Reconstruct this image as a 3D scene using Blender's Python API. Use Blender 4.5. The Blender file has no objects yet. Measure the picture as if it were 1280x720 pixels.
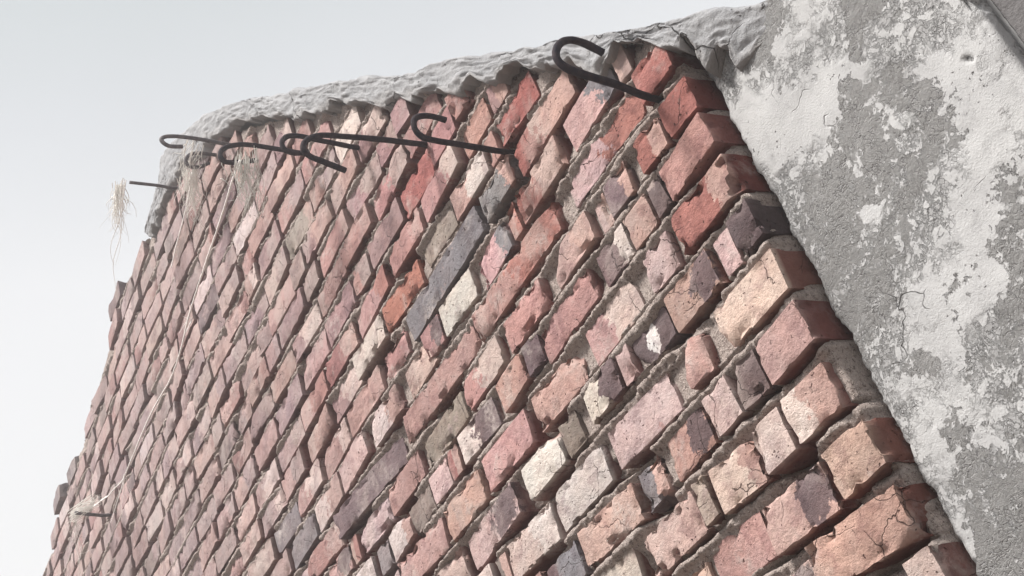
import bpy, math, random
import numpy as np
from mathutils import Matrix, Vector
random.seed(7); RNG = np.random.default_rng(11)
S = 1.4; Z0 = 1.5            # wall units (camera to wall = 1) to metres; eye height
scn = bpy.context.scene; COL = scn.collection
# ------------------------------------------------------------------ camera, world, sun, exposure
cam_d = bpy.data.cameras.new('camera'); cam = bpy.data.objects.new('camera', cam_d); COL.objects.link(cam)
CX = (0.4286192, 0.8541341, -0.2945175); CDN = (-0.6156455, 0.0375283, -0.7871291); CF = (-0.6612611, 0.5186971, 0.5419291)
m = Matrix.Identity(4)
for i in range(3):
    m[i][0] = CX[i]; m[i][1] = -CDN[i]; m[i][2] = -CF[i]
m[2][3] = Z0
cam.matrix_world = m
cam_d.sensor_width = 36.0; cam_d.lens = 36.0*1600/1280; cam_d.clip_start = .02; cam_d.clip_end = 2000
scn.camera = cam
scn.view_settings.view_transform = 'Standard'; scn.view_settings.look = 'None'
scn.view_settings.exposure = 0.78; scn.view_settings.gamma = 1
SUN = Vector((-.09, -.50, .84)).normalized()      # towards the sun
w = bpy.data.worlds.new('World'); scn.world = w; w.use_nodes = True
nt = w.node_tree; nt.nodes.clear()
def N(t, ty, **k):
    n = t.nodes.new(ty)
    for a, b in k.items(): setattr(n, a, b)
    return n
out = N(nt, 'ShaderNodeOutputWorld'); bg = N(nt, 'ShaderNodeBackground'); bg.inputs[1].default_value = .1
sky = N(nt, 'ShaderNodeTexSky', sky_type='NISHITA', sun_disc=False, dust_density=6.0, air_density=1.5)
sky.sun_elevation = math.asin(SUN.z); sky.sun_rotation = math.atan2(SUN.x, SUN.y)
tc = N(nt, 'ShaderNodeTexCoord'); sx = N(nt, 'ShaderNodeSeparateXYZ'); nt.links.new(tc.outputs['Generated'], sx.inputs[0])
rp = N(nt, 'ShaderNodeValToRGB'); nt.links.new(sx.outputs[2], rp.inputs[0])
e = rp.color_ramp.elements
SK = 1.0
e[0].position = 0.0; e[0].color = (SK*.88, SK*.88, SK*.875, 1)
e[1].position = 1.0; e[1].color = (SK*.48, SK*.52, SK*.54, 1)
for p, c in ((.42, (1.0, 1.0, .995)), (.61, (.91, .913, .92)), (.70, (.765, .782, .80)), (.78, (.645, .685, .69))):
    q = e.new(p); q.color = (SK*c[0], SK*c[1], SK*c[2], 1)
nz = N(nt, 'ShaderNodeTexNoise'); nz.inputs['Scale'].default_value = 2.2; nz.inputs['Detail'].default_value = 3
nt.links.new(tc.outputs['Generated'], nz.inputs['Vector'])
mr = N(nt, 'ShaderNodeMapRange'); mr.inputs[1].default_value = .3; mr.inputs[2].default_value = .7; mr.inputs[3].default_value = .965; mr.inputs[4].default_value = 1.035
nt.links.new(nz.outputs[0], mr.inputs[0])
ml = N(nt, 'ShaderNodeMixRGB', blend_type='MULTIPLY'); ml.inputs[0].default_value = 1
nt.links.new(rp.outputs[0], ml.inputs[1]); nt.links.new(mr.outputs[0], ml.inputs[2])
sc_ = N(nt, 'ShaderNodeMixRGB', blend_type='MULTIPLY'); sc_.inputs[0].default_value = 1; sc_.inputs[2].default_value = (5.8,)*3+(1,)
nt.links.new(ml.outputs[0], sc_.inputs[1])
mx = N(nt, 'ShaderNodeMixRGB'); mx.inputs[0].default_value = .94
nt.links.new(sky.outputs[0], mx.inputs[1]); nt.links.new(sc_.outputs[0], mx.inputs[2])
nt.links.new(mx.outputs[0], bg.inputs[0]); nt.links.new(bg.outputs[0], out.inputs[0])
sd = bpy.data.lights.new('sun', 'SUN'); sd.energy = 5.0; sd.angle = math.radians(12); sd.color = (1.0, .95, .885)
sun = bpy.data.objects.new('sun', sd); COL.objects.link(sun)
sun.rotation_euler = (-SUN).to_track_quat('-Z', 'Y').to_euler(); sun.location = (0, 0, 8)
scn.cycles.use_denoising = True
scn.cycles.max_bounces = 6; scn.cycles.volume_bounces = 1
scn.cycles.volume_step_rate = 4; scn.cycles.volume_max_steps = 64

# ------------------------------------------------------------------ measured layout (wall units: x along, z up from the eye)
BRICKS=[
(-1,-0.841,-0.790,0.041,0.100,"C"),(0,-0.949,-0.804,0.040,-0.124,"P"),(1,-1.107,-1.000,0.041,-0.171,"P"),(1,-0.994,-0.882,0.025,-0.065,"PD"),
(1,-0.872,-0.799,0.029,0.044,"P"),(2,-1.336,-1.236,0.042,-0.120,"W"),(2,-1.210,-1.084,0.028,0.015,"C"),(2,-1.042,-0.955,0.023,-0.204,"CP"),
(2,-0.955,-0.901,0.029,0.022,"C"),(2,-0.893,-0.814,0.029,-0.038,"WP"),(3,-1.433,-1.342,0.022,0.051,"DB"),(3,-1.331,-1.188,0.025,-0.028,"P"),
(3,-1.179,-1.124,0.026,0.050,"BP"),(3,-1.104,-1.009,0.026,-0.028,"PD"),(3,-1.002,-0.949,0.028,0.148,"C"),(3,-0.944,-0.897,0.029,-0.142,"D"),
(3,-0.890,-0.802,0.025,0.005,"P"),(4,-1.616,-1.565,0.041,-0.039,"W"),(4,-1.513,-1.366,0.029,-0.109,"CW"),(4,-1.354,-1.216,0.029,0.021,"W"),
(4,-1.190,-1.046,0.029,-0.012,"C"),(4,-1.008,-0.959,0.033,-0.265,"P"),(4,-0.931,-0.785,0.030,-0.058,"C"),(5,-1.748,-1.640,0.029,0.011,"C"),
(5,-1.625,-1.436,0.026,0.015,"CD"),(5,-1.398,-1.294,0.023,0.132,"W"),(5,-1.291,-1.244,0.030,0.094,"G"),(5,-1.211,-1.124,0.039,0.009,"WD"),
(5,-1.119,-1.090,0.037,-0.077,"C"),(5,-1.087,-1.003,0.033,0.047,"DS"),(5,-0.995,-0.892,0.029,-0.006,"PD"),(5,-0.883,-0.852,0.027,0.051,"C"),
(5,-0.846,-0.798,0.028,0.017,"D"),(6,-1.852,-1.668,0.033,-0.095,"P"),(6,-1.647,-1.515,0.023,0.048,"P"),(6,-1.497,-1.347,0.026,-0.013,"P"),
(6,-1.329,-1.192,0.028,-0.009,"P"),(6,-1.164,-1.038,0.032,0.089,"PC"),(6,-1.004,-0.942,0.027,-0.094,"C"),(6,-0.926,-0.788,0.030,-0.004,"RP"),
(7,-2.005,-1.931,0.024,0.006,"W"),(7,-1.913,-1.867,0.024,0.091,"B"),(7,-1.862,-1.764,0.026,0.061,"WP"),(7,-1.765,-1.677,0.019,0.058,"G"),
(7,-1.665,-1.596,0.026,0.058,"C"),(7,-1.542,-1.419,0.029,-0.044,"WD"),(7,-1.400,-1.312,0.040,0.069,"P"),(7,-1.307,-1.260,0.041,-0.039,"D"),
(7,-1.262,-1.104,0.027,0.030,"P"),(7,-1.083,-1.007,0.026,-0.034,"DW"),(7,-1.000,-0.946,0.021,0.052,"P"),(7,-0.939,-0.909,0.023,0.010,"D"),
(7,-0.907,-0.793,0.027,0.065,"P"),(8,-2.136,-2.009,0.028,0.024,"PD"),(8,-1.960,-1.829,0.025,-0.013,"C"),(8,-1.809,-1.673,0.016,0.040,"P"),
(8,-1.658,-1.501,0.023,0.039,"G"),(8,-1.490,-1.351,0.029,-0.004,"PC"),(8,-1.331,-1.205,0.026,-0.047,"P"),(8,-1.172,-1.059,0.028,0.021,"CP"),
(8,-1.015,-0.956,0.024,-0.067,"DP"),(8,-0.930,-0.869,0.025,-0.018,"RP"),(8,-0.863,-0.782,0.024,-0.111,"R"),(9,-2.207,-2.043,0.025,-0.003,"RP"),
(9,-2.017,-1.731,0.018,0.007,"D"),(9,-1.691,-1.411,0.034,-0.001,"P"),(9,-1.400,-1.118,0.033,-0.013,"PR"),(9,-1.081,-0.889,0.042,0.005,"CR"),
(9,-0.877,-0.777,0.038,-0.140,"R"),(10,-2.275,-2.136,0.028,0.041,"B"),(10,-2.122,-1.986,0.033,0.063,"WP"),(10,-1.976,-1.837,0.037,0.062,"C"),
(10,-1.808,-1.680,0.028,-0.007,"WP"),(10,-1.643,-1.533,0.021,0.087,"C"),(10,-1.555,-1.487,0.049,-0.043,"PD"),(10,-1.481,-1.361,0.040,-0.115,"W"),
(10,-1.344,-1.237,0.025,0.051,"CB"),(10,-1.193,-1.057,0.037,-0.014,"RP"),(10,-1.037,-0.906,0.045,0.025,"CB"),(11,-2.040,-1.899,0.029,0.051,"PC"),
(11,-1.890,-1.729,0.034,0.014,"P"),(11,-1.715,-1.611,0.032,-0.008,"P"),(11,-1.578,-1.288,0.027,0.044,"B"),(11,-1.271,-1.169,0.034,0.042,"BP"),
(11,-1.164,-0.987,0.036,0.013,"RP"),(12,-1.798,-1.662,0.027,0.049,"W"),(12,-1.653,-1.504,0.030,-0.014,"O"),(12,-1.480,-1.357,0.041,-0.015,"G"),
(12,-1.345,-1.223,0.031,0.021,"CW"),(12,-1.177,-1.060,0.046,-0.033,"R"),(13,-1.592,-1.447,0.040,-0.054,"P"),(13,-1.427,-1.280,0.026,0.048,"PC"),
(14,-1.487,-1.367,0.022,0.035,"R"),]
STRING=[(-1.74, 0.84, 1.721), (-1.811, 0.845, 1.726), (-1.867, 0.851, 1.729), (-1.967, 0.856, 1.724), (-2.058, 0.862, 1.727), (-2.151, 0.867, 1.724), (-2.249, 0.872, 1.718), (-2.351, 0.878, 1.699), (-2.459, 0.883, 1.698), (-2.667, 0.888, 1.727), (-2.945, 0.894, 1.734), (-3.049, 0.899, 1.757), (-3.203, 0.905, 1.807), (-3.345, 0.91, 1.862)]
STRAND=[(-2.196, 0.93, 2.117), (-2.246, 0.93, 2.084), (-2.311, 0.93, 2.063), (-2.382, 0.93, 2.046), (-2.45, 0.93, 2.024)]
W1=(-2.545, 0.87, 2.38)
W1b=(-2.474, 0.87, 2.294)
W1t=(-2.739, 0.87, 2.206)
W2=(-2.206, 0.93, 2.126)
W3=(-1.726, 0.83, 1.69)
W4=(-3.587, 0.91, 1.964)
W4b=(-3.514, 0.97, 1.933)
W5=(-2.078, 0.93, 2.056)
W6=(-2.392, 0.97, 2.372)
BLOBS=[(-0.693, 0.985, 0.033, -0.037, -0.027, -0.038, 1), (-0.58, 0.861, 0.036, -0.04, -0.026, -0.035, 1), (-0.643, 0.833, 0.031, -0.032, -0.034, -0.047, 1), (-0.587, 0.775, 0.046, -0.047, -0.021, -0.029, 1), (-0.55, 0.72, 0.021, -0.021, -0.012, -0.017, 0.8), (-0.654, 0.758, 0.053, -0.05, -0.027, -0.036, 1), (-0.716, 0.732, 0.042, -0.037, -0.031, -0.043, 1), (-0.655, 0.701, 0.041, -0.037, -0.03, -0.041, 1), (-0.587, 0.712, 0.031, -0.03, -0.015, -0.02, 1), (-0.748, 0.668, 0.046, -0.037, -0.027, -0.037, 1), (-0.727, 0.629, 0.029, -0.023, -0.022, -0.03, 0.9), (-0.775, 0.612, 0.031, -0.023, -0.022, -0.031, 0.9), (-0.756, 0.708, 0.026, -0.021, -0.023, -0.032, 0.8), (-0.554, 0.569, 0.02, -0.017, -0.027, -0.037, 0.9), (-0.614, 0.491, 0.017, -0.013, -0.018, -0.024, 0.6), (-0.732, 0.352, 0.039, -0.022, -0.04, -0.054, 1.2), (-0.731, 0.396, 0.03, -0.018, -0.02, -0.027, 1.2), (-0.729, 0.435, 0.022, -0.014, -0.013, -0.018, 0.7), (-0.751, 0.312, 0.053, -0.028, -0.026, -0.036, 1.2), (-0.663, 0.461, 0.029, -0.02, -0.014, -0.018, 0.5), (-0.769, 0.544, 0.026, -0.018, -0.01, -0.014, 0.6), (-0.729, 0.526, 0.017, -0.012, -0.008, -0.011, 0.6), (-0.493, 0.729, 0.008, -0.008, -0.006, -0.008, 1.3), (-0.577, 0.832, 0.011, -0.012, -0.014, -0.02, -1.4), (-0.611, 0.827, 0.016, -0.017, -0.005, -0.007, -1), (-0.599, 0.74, 0.011, -0.01, -0.004, -0.006, -1.2), (-0.537, 0.807, 0.019, -0.02, -0.013, -0.018, -0.9), (-0.633, 0.847, 0.008, -0.009, -0.006, -0.009, -0.8), (-0.557, 0.835, 0.009, -0.01, -0.008, -0.011, -1), (-0.61, 0.716, 0.011, -0.01, -0.005, -0.007, -1.3), (-0.691, 0.688, 0.01, -0.009, -0.005, -0.007, -1), (-0.519, 0.763, 0.04, -0.043, -0.019, -0.026, -1), (-0.678, 0.869, 0.035, -0.036, -0.043, -0.059, -1.1), (-0.618, 0.909, 0.018, -0.02, -0.024, -0.033, -1.3)]
GOUGE=[(-0.75, 0.5535, -0.738, 0.513, 0.0035), (-0.602, 0.585, -0.637, 0.5835, 0.0022), (-0.639, 0.58, -0.656, 0.563, 0.0016), (-0.621, 0.561, -0.639, 0.545, 0.0016), (-0.671, 0.554, -0.682, 0.542, 0.003), (-0.748, 0.575, -0.739, 0.529, 0.003), (-0.713, 0.535, -0.72, 0.52, 0.0028), (-0.689, 0.479, -0.712, 0.457, 0.002), (-0.507, 0.735, -0.503, 0.73, 0.004)]

LV = {0: .365, 1: .4454, 2: .5255, 3: .6039, 4: .6737, 5: .7506, 6: .8195, 7: .8925, 8: .9583, 9: 1.0243, 10: 1.0926, 11: 1.1631,
      12: 1.233, 13: 1.30, 14: 1.3665, 15: 1.4385, 16: 1.505, 17: 1.572, 18: 1.645, 19: 1.72, 20: 1.794}
for k in range(21, 32): LV[k] = LV[k-1] + .07
for k in range(-1, -24, -1): LV[k] = LV[k+1] - .0715
KS = sorted(LV); LVA = np.array([LV[k] for k in KS])
RAKE = [(-3.0, 2.42), (-2.57, 2.42), (-2.45, 2.40), (-2.177, 2.235), (-2.03, 2.106), (-1.88, 1.985), (-1.66, 1.80), (-1.53, 1.70), (-1.34, 1.53), (-1.24, 1.455),
        (-1.16, 1.39), (-1.084, 1.325), (-.986, 1.24), (-.925, 1.19), (-.871, 1.15), (-.80, 1.09), (-.70, 1.0), (-.45, .79)]
TOP = [(-6.5, 2.18), (-4.5, 2.236), (-4.27, 2.235), (-4.10, 2.30), (-3.93, 2.31), (-3.79, 2.32), (-3.6, 2.35), (-3.30, 2.40), (-3.11, 2.44), (-2.99, 2.42), (-2.76, 2.40), (-2.57, 2.40)]
def itp(P, x): return np.interp(x, [p[0] for p in P], [p[1] for p in P])
def topline(x): return np.where(np.asarray(x) < -2.57, itp(TOP, x), itp(RAKE, x))
XR = -.795                  # where the brickwork meets the column
GZ = -Z0/S                  # ground, wall units

# ------------------------------------------------------------------ noise
def _h(ix, iy, iz, s):
    n = (ix.astype(np.int64)*374761393 + iy.astype(np.int64)*668265263 + iz.astype(np.int64)*2147483647 + s*1274126177) & 0xffffffff
    n = ((n ^ (n >> 13))*1274126177) & 0xffffffff
    n = ((n ^ (n >> 16))*2246822519) & 0xffffffff
    return ((n ^ (n >> 15)) & 0xffff)/65535.0
def vn(P, f=1., s=0):
    P = np.asarray(P, float)*f; i = np.floor(P); t = P-i; t = t*t*(3-2*t); i = i.astype(np.int64)
    r = 0
    for dx in (0, 1):
        for dy in (0, 1):
            for dz in (0, 1):
                wgt = (t[..., 0] if dx else 1-t[..., 0])*(t[..., 1] if dy else 1-t[..., 1])*(t[..., 2] if dz else 1-t[..., 2])
                r = r + wgt*_h(i[..., 0]+dx, i[..., 1]+dy, i[..., 2]+dz, s)
    return r*2-1
def fbm(P, f=1., o=4, s=0, g=.5):
    a = 1.; r = 0; n = 0
    for k in range(o):
        r = r+a*vn(P, f, s+k*7); n += a; a *= g; f *= 2.03
    return r/n
def p3(x, z, y=0.): return np.stack([x, np.zeros_like(x)+y, z], -1)

# ------------------------------------------------------------------ mesh helpers
def W(P):
    P = np.asarray(P, float)*S; P = P.copy(); P[:, 2] += Z0; return P
def mesh(name, V, F, attrs=None, smooth=True, sharp=0):
    """F: list of arrays (n,3)/(n,4) or one array; attrs name -> (n,) or (n,3)"""
    if not isinstance(F, (list, tuple)): F = [F]
    F = [np.asarray(f, np.int32) for f in F if len(f)]
    me = bpy.data.meshes.new(name); V = np.asarray(V, np.float32)
    me.vertices.add(len(V)); me.vertices.foreach_set('co', V.ravel())
    nl = sum(f.size for f in F); nf = sum(len(f) for f in F)
    me.loops.add(nl); me.loops.foreach_set('vertex_index', np.concatenate([f.ravel() for f in F]))
    me.polygons.add(nf)
    sz = np.concatenate([np.full(len(f), f.shape[1], np.int32) for f in F])
    me.polygons.foreach_set('loop_start', np.concatenate([[0], np.cumsum(sz)[:-1]]).astype(np.int32))
    me.polygons.foreach_set('use_smooth', np.full(nf, smooth))
    for k, a in (attrs or {}).items():
        a = np.asarray(a, np.float32)
        if a.ndim == 1: me.attributes.new(k, 'FLOAT', 'POINT').data.foreach_set('value', a)
        else: me.attributes.new(k, 'FLOAT_VECTOR', 'POINT').data.foreach_set('vector', a.ravel())
    me.update(calc_edges=True); me.validate()
    if sharp: me.set_sharp_from_angle(angle=math.radians(sharp))
    return me
def link(name, me, mat, parent=None, loc=None, **props):
    o = bpy.data.objects.new(name, me); COL.objects.link(o)
    if mat and not me.materials: me.materials.append(mat)
    if parent: o.parent = parent
    if loc is not None: o.location = loc
    for k, v in props.items(): o[k] = v
    return o
def grid_faces(nu, nv, keep=None):
    i = np.arange(nu*nv).reshape(nu, nv)
    f = np.stack([i[:-1, :-1], i[1:, :-1], i[1:, 1:], i[:-1, 1:]], -1)
    return f[keep] if keep is not None else f.reshape(-1, 4)
def catmull(P, n=8):
    P = [np.array(p, float) for p in P]; Q = [2*P[0]-P[1]]+P+[2*P[-1]-P[-2]]; o = []
    for i in range(1, len(Q)-2):
        a, b, c, d = Q[i-1:i+3]
        for k in range(n):
            t = k/n; o.append(.5*((2*b)+(c-a)*t+(2*a-5*b+4*c-d)*t*t+(-a+3*b-3*c+d)*t**3))
    o.append(P[-1]); return np.array(o)
def tube(P, r, sides=10, rough=0., seed=0, caps=True):
    P = np.asarray(P, float); n = len(P); r = np.broadcast_to(r, (n,))
    T = np.gradient(P, axis=0); T /= np.linalg.norm(T, axis=1)[:, None]+1e-12
    ref = np.array([1., .02, .03]) if abs(T[0][0]) < .8 else np.array([0., .1, 1.])
    V = []
    for i in range(n):
        u = ref-T[i]*(ref@T[i]); u /= np.linalg.norm(u); v = np.cross(T[i], u); ref = u
        for k in range(sides):
            a = 2*math.pi*k/sides; V.append(P[i]+r[i]*(u*math.cos(a)+v*math.sin(a)))
    V = np.array(V)
    if rough: V += (fbm(V, 60, 3, seed)[:, None])*rough*(V-np.repeat(P, sides, 0))/r.mean()
    i = np.arange(n*sides).reshape(n, sides); j = np.roll(i, -1, 1)
    Q = np.stack([i[:-1], j[:-1], j[1:], i[1:]], -1).reshape(-1, 4); Fs = [Q]
    if caps:
        c0, c1 = len(V), len(V)+1; V = np.vstack([V, P[0]-T[0]*r[0]*.25, P[-1]+T[-1]*r[-1]*.25])
        Fs.append(np.array([(c0, j[0][k], i[0][k]) for k in range(sides)]+[(c1, i[-1][k], j[-1][k]) for k in range(sides)]))
    return V, Fs
def join(parts):
    Vs, Q, T, off = [], [], [], 0
    for V, Fs in parts:
        for f in Fs: (Q if f.shape[1] == 4 else T).append(f+off)
        Vs.append(V); off += len(V)
    o = []
    if Q: o.append(np.vstack(Q))
    if T: o.append(np.vstack(T))
    return np.vstack(Vs), o

# ------------------------------------------------------------------ materials
class MB:
    def __init__(s, name, rough=.9, spec=.25):
        s.m = bpy.data.materials.new(name); s.m.use_nodes = True; s.t = s.m.node_tree; s.t.nodes.clear()
        s.o = N(s.t, 'ShaderNodeOutputMaterial'); s.b = N(s.t, 'ShaderNodeBsdfPrincipled'); s.t.links.new(s.b.outputs[0], s.o.inputs[0])
        s.b.inputs['Roughness'].default_value = rough; s.b.inputs['Specular IOR Level'].default_value = spec
        s.tc = N(s.t, 'ShaderNodeTexCoord').outputs['Object']; s.vec = s.tc
    def set(s, sock, v):
        if hasattr(v, 'links') or isinstance(v, bpy.types.NodeSocket): s.t.links.new(v, sock)
        elif isinstance(v, tuple) and len(v) == 3 and sock.type == 'RGBA': sock.default_value = v+(1,)
        else: sock.default_value = v
    def attr(s, nm, out='Vector'): n = N(s.t, 'ShaderNodeAttribute', attribute_name=nm); return n.outputs[out]
    def noise(s, sc, det=4, rough=.55, dist=0., off=None, typ='FBM', vec=None):
        n = N(s.t, 'ShaderNodeTexNoise'); n.inputs['Scale'].default_value = sc; n.inputs['Detail'].default_value = det
        n.inputs['Roughness'].default_value = rough; n.inputs['Distortion'].default_value = dist
        v = vec or s.vec
        if off: v = s.vadd(v, off)
        s.t.links.new(v, n.inputs['Vector']); return n.outputs[0]
    def voro(s, sc, feat='F1', vec=None, rnd=1.):
        n = N(s.t, 'ShaderNodeTexVoronoi', feature=feat); n.inputs['Scale'].default_value = sc; n.inputs['Randomness'].default_value = rnd
        s.t.links.new(vec or s.vec, n.inputs['Vector']); return n.outputs['Distance']
    def vadd(s, v, off, op='ADD'):
        n = N(s.t, 'ShaderNodeVectorMath', operation=op); s.set(n.inputs[0], v); s.set(n.inputs[1], off); return n.outputs[0]
    def warp(s, amt, sc):
        n = N(s.t, 'ShaderNodeTexNoise'); n.inputs['Scale'].default_value = sc; n.inputs['Detail'].default_value = 3; s.t.links.new(s.vec, n.inputs['Vector'])
        a = s.vadd(n.outputs['Color'], (.5, .5, .5), 'SUBTRACT')
        k = N(s.t, 'ShaderNodeVectorMath', operation='SCALE'); s.t.links.new(a, k.inputs[0]); k.inputs['Scale'].default_value = amt
        return s.vadd(s.vec, k.outputs[0])
    def math(s, op, a, b=0., c=None, clamp=False):
        n = N(s.t, 'ShaderNodeMath', operation=op, use_clamp=clamp); s.set(n.inputs[0], a); s.set(n.inputs[1], b)
        if c is not None: s.set(n.inputs[2], c)
        return n.outputs[0]
    def step(s, v, a, b, lo=0., hi=1., smooth=True):
        n = N(s.t, 'ShaderNodeMapRange', interpolation_type='SMOOTHSTEP' if smooth else 'LINEAR'); s.set(n.inputs[0], v)
        for i, q in enumerate((a, b, lo, hi)): n.inputs[i+1].default_value = q
        return n.outputs[0]
    def mix(s, f, a, b, bt='MIX'):
        n = N(s.t, 'ShaderNodeMixRGB', blend_type=bt); s.set(n.inputs[0], f); s.set(n.inputs[1], a); s.set(n.inputs[2], b); return n.outputs[0]
    def bump(s, h, dist, strength=1., prev=None):
        n = N(s.t, 'ShaderNodeBump'); n.inputs['Distance'].default_value = dist; n.inputs['Strength'].default_value = strength
        s.t.links.new(h, n.inputs['Height'])
        if prev: s.t.links.new(prev, n.inputs['Normal'])
        return n.outputs[0]
    def done(s, col, nrm=None, rough=None, k=None):
        if k: col = s.mix(1, col, (k, k, k), 'MULTIPLY')
        s.set(s.b.inputs['Base Color'], col)
        if nrm: s.t.links.new(nrm, s.b.inputs['Normal'])
        if rough is not None: s.set(s.b.inputs['Roughness'], rough)
        return s.m
MORT = (.335, .272, .25)
def brick_mat():
    b = MB('weathered_brick', .9, .2)
    off = b.attr('seed'); b.vec = b.vadd(b.tc, off)
    c1, c2, mk, cv = b.attr('col'), b.attr('col2'), b.attr('mask', 'Fac'), b.attr('cover', 'Fac')
    n1 = b.noise(14, 5, .6); n2 = b.noise(70, 5, .65); n3 = b.noise(240, 5, .75)
    k = b.math('ADD', mk, b.math('MULTIPLY', b.math('SUBTRACT', b.noise(38, 6, .65), .5), 1.5))
    base = b.mix(b.step(k, .46, .54), c1, c2)
    base = b.mix(b.step(n1, .3, .7, 0, .42), base, b.mix(1, base, (1.22, 1.05, .98), 'MULTIPLY'))
    base = b.mix(b.step(n2, .38, .7, 0, .5), base, b.mix(1, base, (.72, .68, .70), 'MULTIPLY'))
    so = b.math('MULTIPLY', b.step(b.noise(19, 6, .65, .5, (6, 6, 1)), .50, .64), .5)
    base = b.mix(so, base, b.mix(1, base, (.50, .42, .46), 'MULTIPLY'))
    # pale lime bloom
    lb = b.math('MULTIPLY', b.step(b.noise(9, 5, .6, .4, (3.1, 1.7, 5.2)), .52, .72), b.step(n2, .35, .6))
    base = b.mix(b.math('MULTIPLY', lb, .5), base, (.66, .585, .55))
    # dark chips and pores
    wv = b.warp(.02, 60)
    po = b.voro(75, vec=wv); pm = b.step(po, .10, .17, 1, 0)
    gate = b.step(b.noise(25, 2, .5, 0, (9, 2, 4)), .42, .55)
    pm = b.math('MULTIPLY', pm, gate)
    sc = b.step(b.noise(55, 6, .75, .6, (1, 8, 3)), .66, .70)
    crv = b.voro(9, 'DISTANCE_TO_EDGE', vec=b.warp(.05, 22)); cr = b.step(crv, .0, .012, 1, 0)
    cr = b.math('MULTIPLY', cr, b.step(b.noise(8, 2, .5, 0, (4, 4, 9)), .53, .6))
    dk = b.math('MAXIMUM', b.math('MULTIPLY', pm, .95), b.math('MAXIMUM', b.math('MULTIPLY', sc, .5), b.math('MULTIPLY', cr, .55)))
    base = b.mix(dk, base, b.mix(1, base, (.28, .22, .22), 'MULTIPLY'))
    gp = N(b.t, 'ShaderNodeNewGeometry').outputs['Position']
    mp = N(b.t, 'ShaderNodeMapping'); mp.inputs['Scale'].default_value = (1, 1, .45); b.t.links.new(gp, mp.inputs[0])
    st = b.noise(5.5, 5, .62, .4, vec=mp.outputs[0])
    base = b.mix(b.step(st, .50, .68, 0, .55), base, b.mix(1, base, (.62, .58, .58), 'MULTIPLY'))
    base = b.mix(b.step(st, .34, .46, .38, 0), base, (.50, .43, .40))
    # mortar smeared over the face
    mn = b.math('ADD', cv, b.math('MULTIPLY', b.math('SUBTRACT', b.noise(60, 7, .75, .3, (7, 3, 1)), .5), 1.5))
    mm = b.step(mn, .58, .66)
    mcol = b.mix(b.noise(200, 4, .75), (.15, .125, .115), (.42, .365, .34))
    base = b.mix(mm, base, mcol)
    h = b.math('ADD', b.math('MULTIPLY', n2, .5), b.math('MULTIPLY', n3, .25))
    h = b.math('SUBTRACT', h, b.math('MULTIPLY', dk, .9))
    h = b.math('ADD', h, b.math('MULTIPLY', mm, b.math('MULTIPLY', b.noise(190, 5, .75), 1.3)))
    return b.done(base, b.bump(h, .010, 1.0), k=.77)
def mortar_mat(name='rough_mortar', pale=1., smooth=0.):
    b = MB(name, .95, .15)
    n1 = b.noise(12, 5, .6); n2 = b.noise(90, 6, .75); n3 = b.noise(260, 4, .75)
    c = b.mix(b.step(n1, .3, .7), tuple(x*.82*pale for x in MORT), tuple(x*1.15*pale for x in (.30, .258, .240)))
    c = b.mix(b.step(n3, .42, .62, 0, .75), c, tuple(x*1.55*pale for x in (.285, .25, .235)))
    gr = b.step(b.voro(150), .10, .28, 1, 0)
    c = b.mix(b.math('MULTIPLY', gr, .6), c, (.56, .49, .44))
    c = b.mix(b.math('MULTIPLY', b.step(b.noise(130, 5, .8, .5, (5, 5, 5)), .53, .60), .72), c, (.075, .055, .05))
    h = b.math('ADD', b.math('MULTIPLY', n2, .8), b.math('MULTIPLY', n3, .5)); h = b.math('ADD', h, b.math('MULTIPLY', gr, .35))
    return b.done(c, b.bump(h, .014, 1.0-smooth), k=1.32)
def coping_mat():
    b = MB('troweled_mortar', .93, .2)
    n1 = b.noise(6, 5, .6); n2 = b.noise(45, 6, .7); n3 = b.noise(300, 3, .7)
    c = b.mix(b.step(n1, .35, .65), (.325, .333, .355), (.41, .418, .44))
    c = b.mix(b.step(n2, .45, .75, 0, .45), c, (.235, .23, .235)); c = b.mix(b.step(n3, .55, .68, 0, .4), c, (.15, .148, .155))
    rg = b.attr('ragged', 'Fac')
    c = b.mix(b.math('MULTIPLY', rg, .75), c, b.mix(n2, (.19, .175, .17), (.36, .34, .33)))
    cr = b.step(b.voro(5.5, 'DISTANCE_TO_EDGE', vec=b.warp(.12, 9)), 0, .010, 1, 0)
    cr = b.math('MULTIPLY', cr, b.step(b.noise(3.3, 2, .5, 0, (2, 7, 1)), .50, .55))
    c = b.mix(b.math('MULTIPLY', cr, .8), c, (.07, .065, .065))
    pit = b.math('MULTIPLY', b.step(b.voro(48, vec=b.warp(.03, 50)), .10, .2, 1, 0), b.step(b.noise(17, 2), .52, .6))
    c = b.mix(b.math('MULTIPLY', pit, .6), c, (.12, .115, .115))
    h = b.math('ADD', b.math('MULTIPLY', n2, .5), b.math('MULTIPLY', n3, .12)); h = b.math('SUBTRACT', h, b.math('MULTIPLY', b.math('MAXIMUM', cr, pit), .8))
    return b.done(c, b.bump(h, .014, .9), k=.80)
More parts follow.
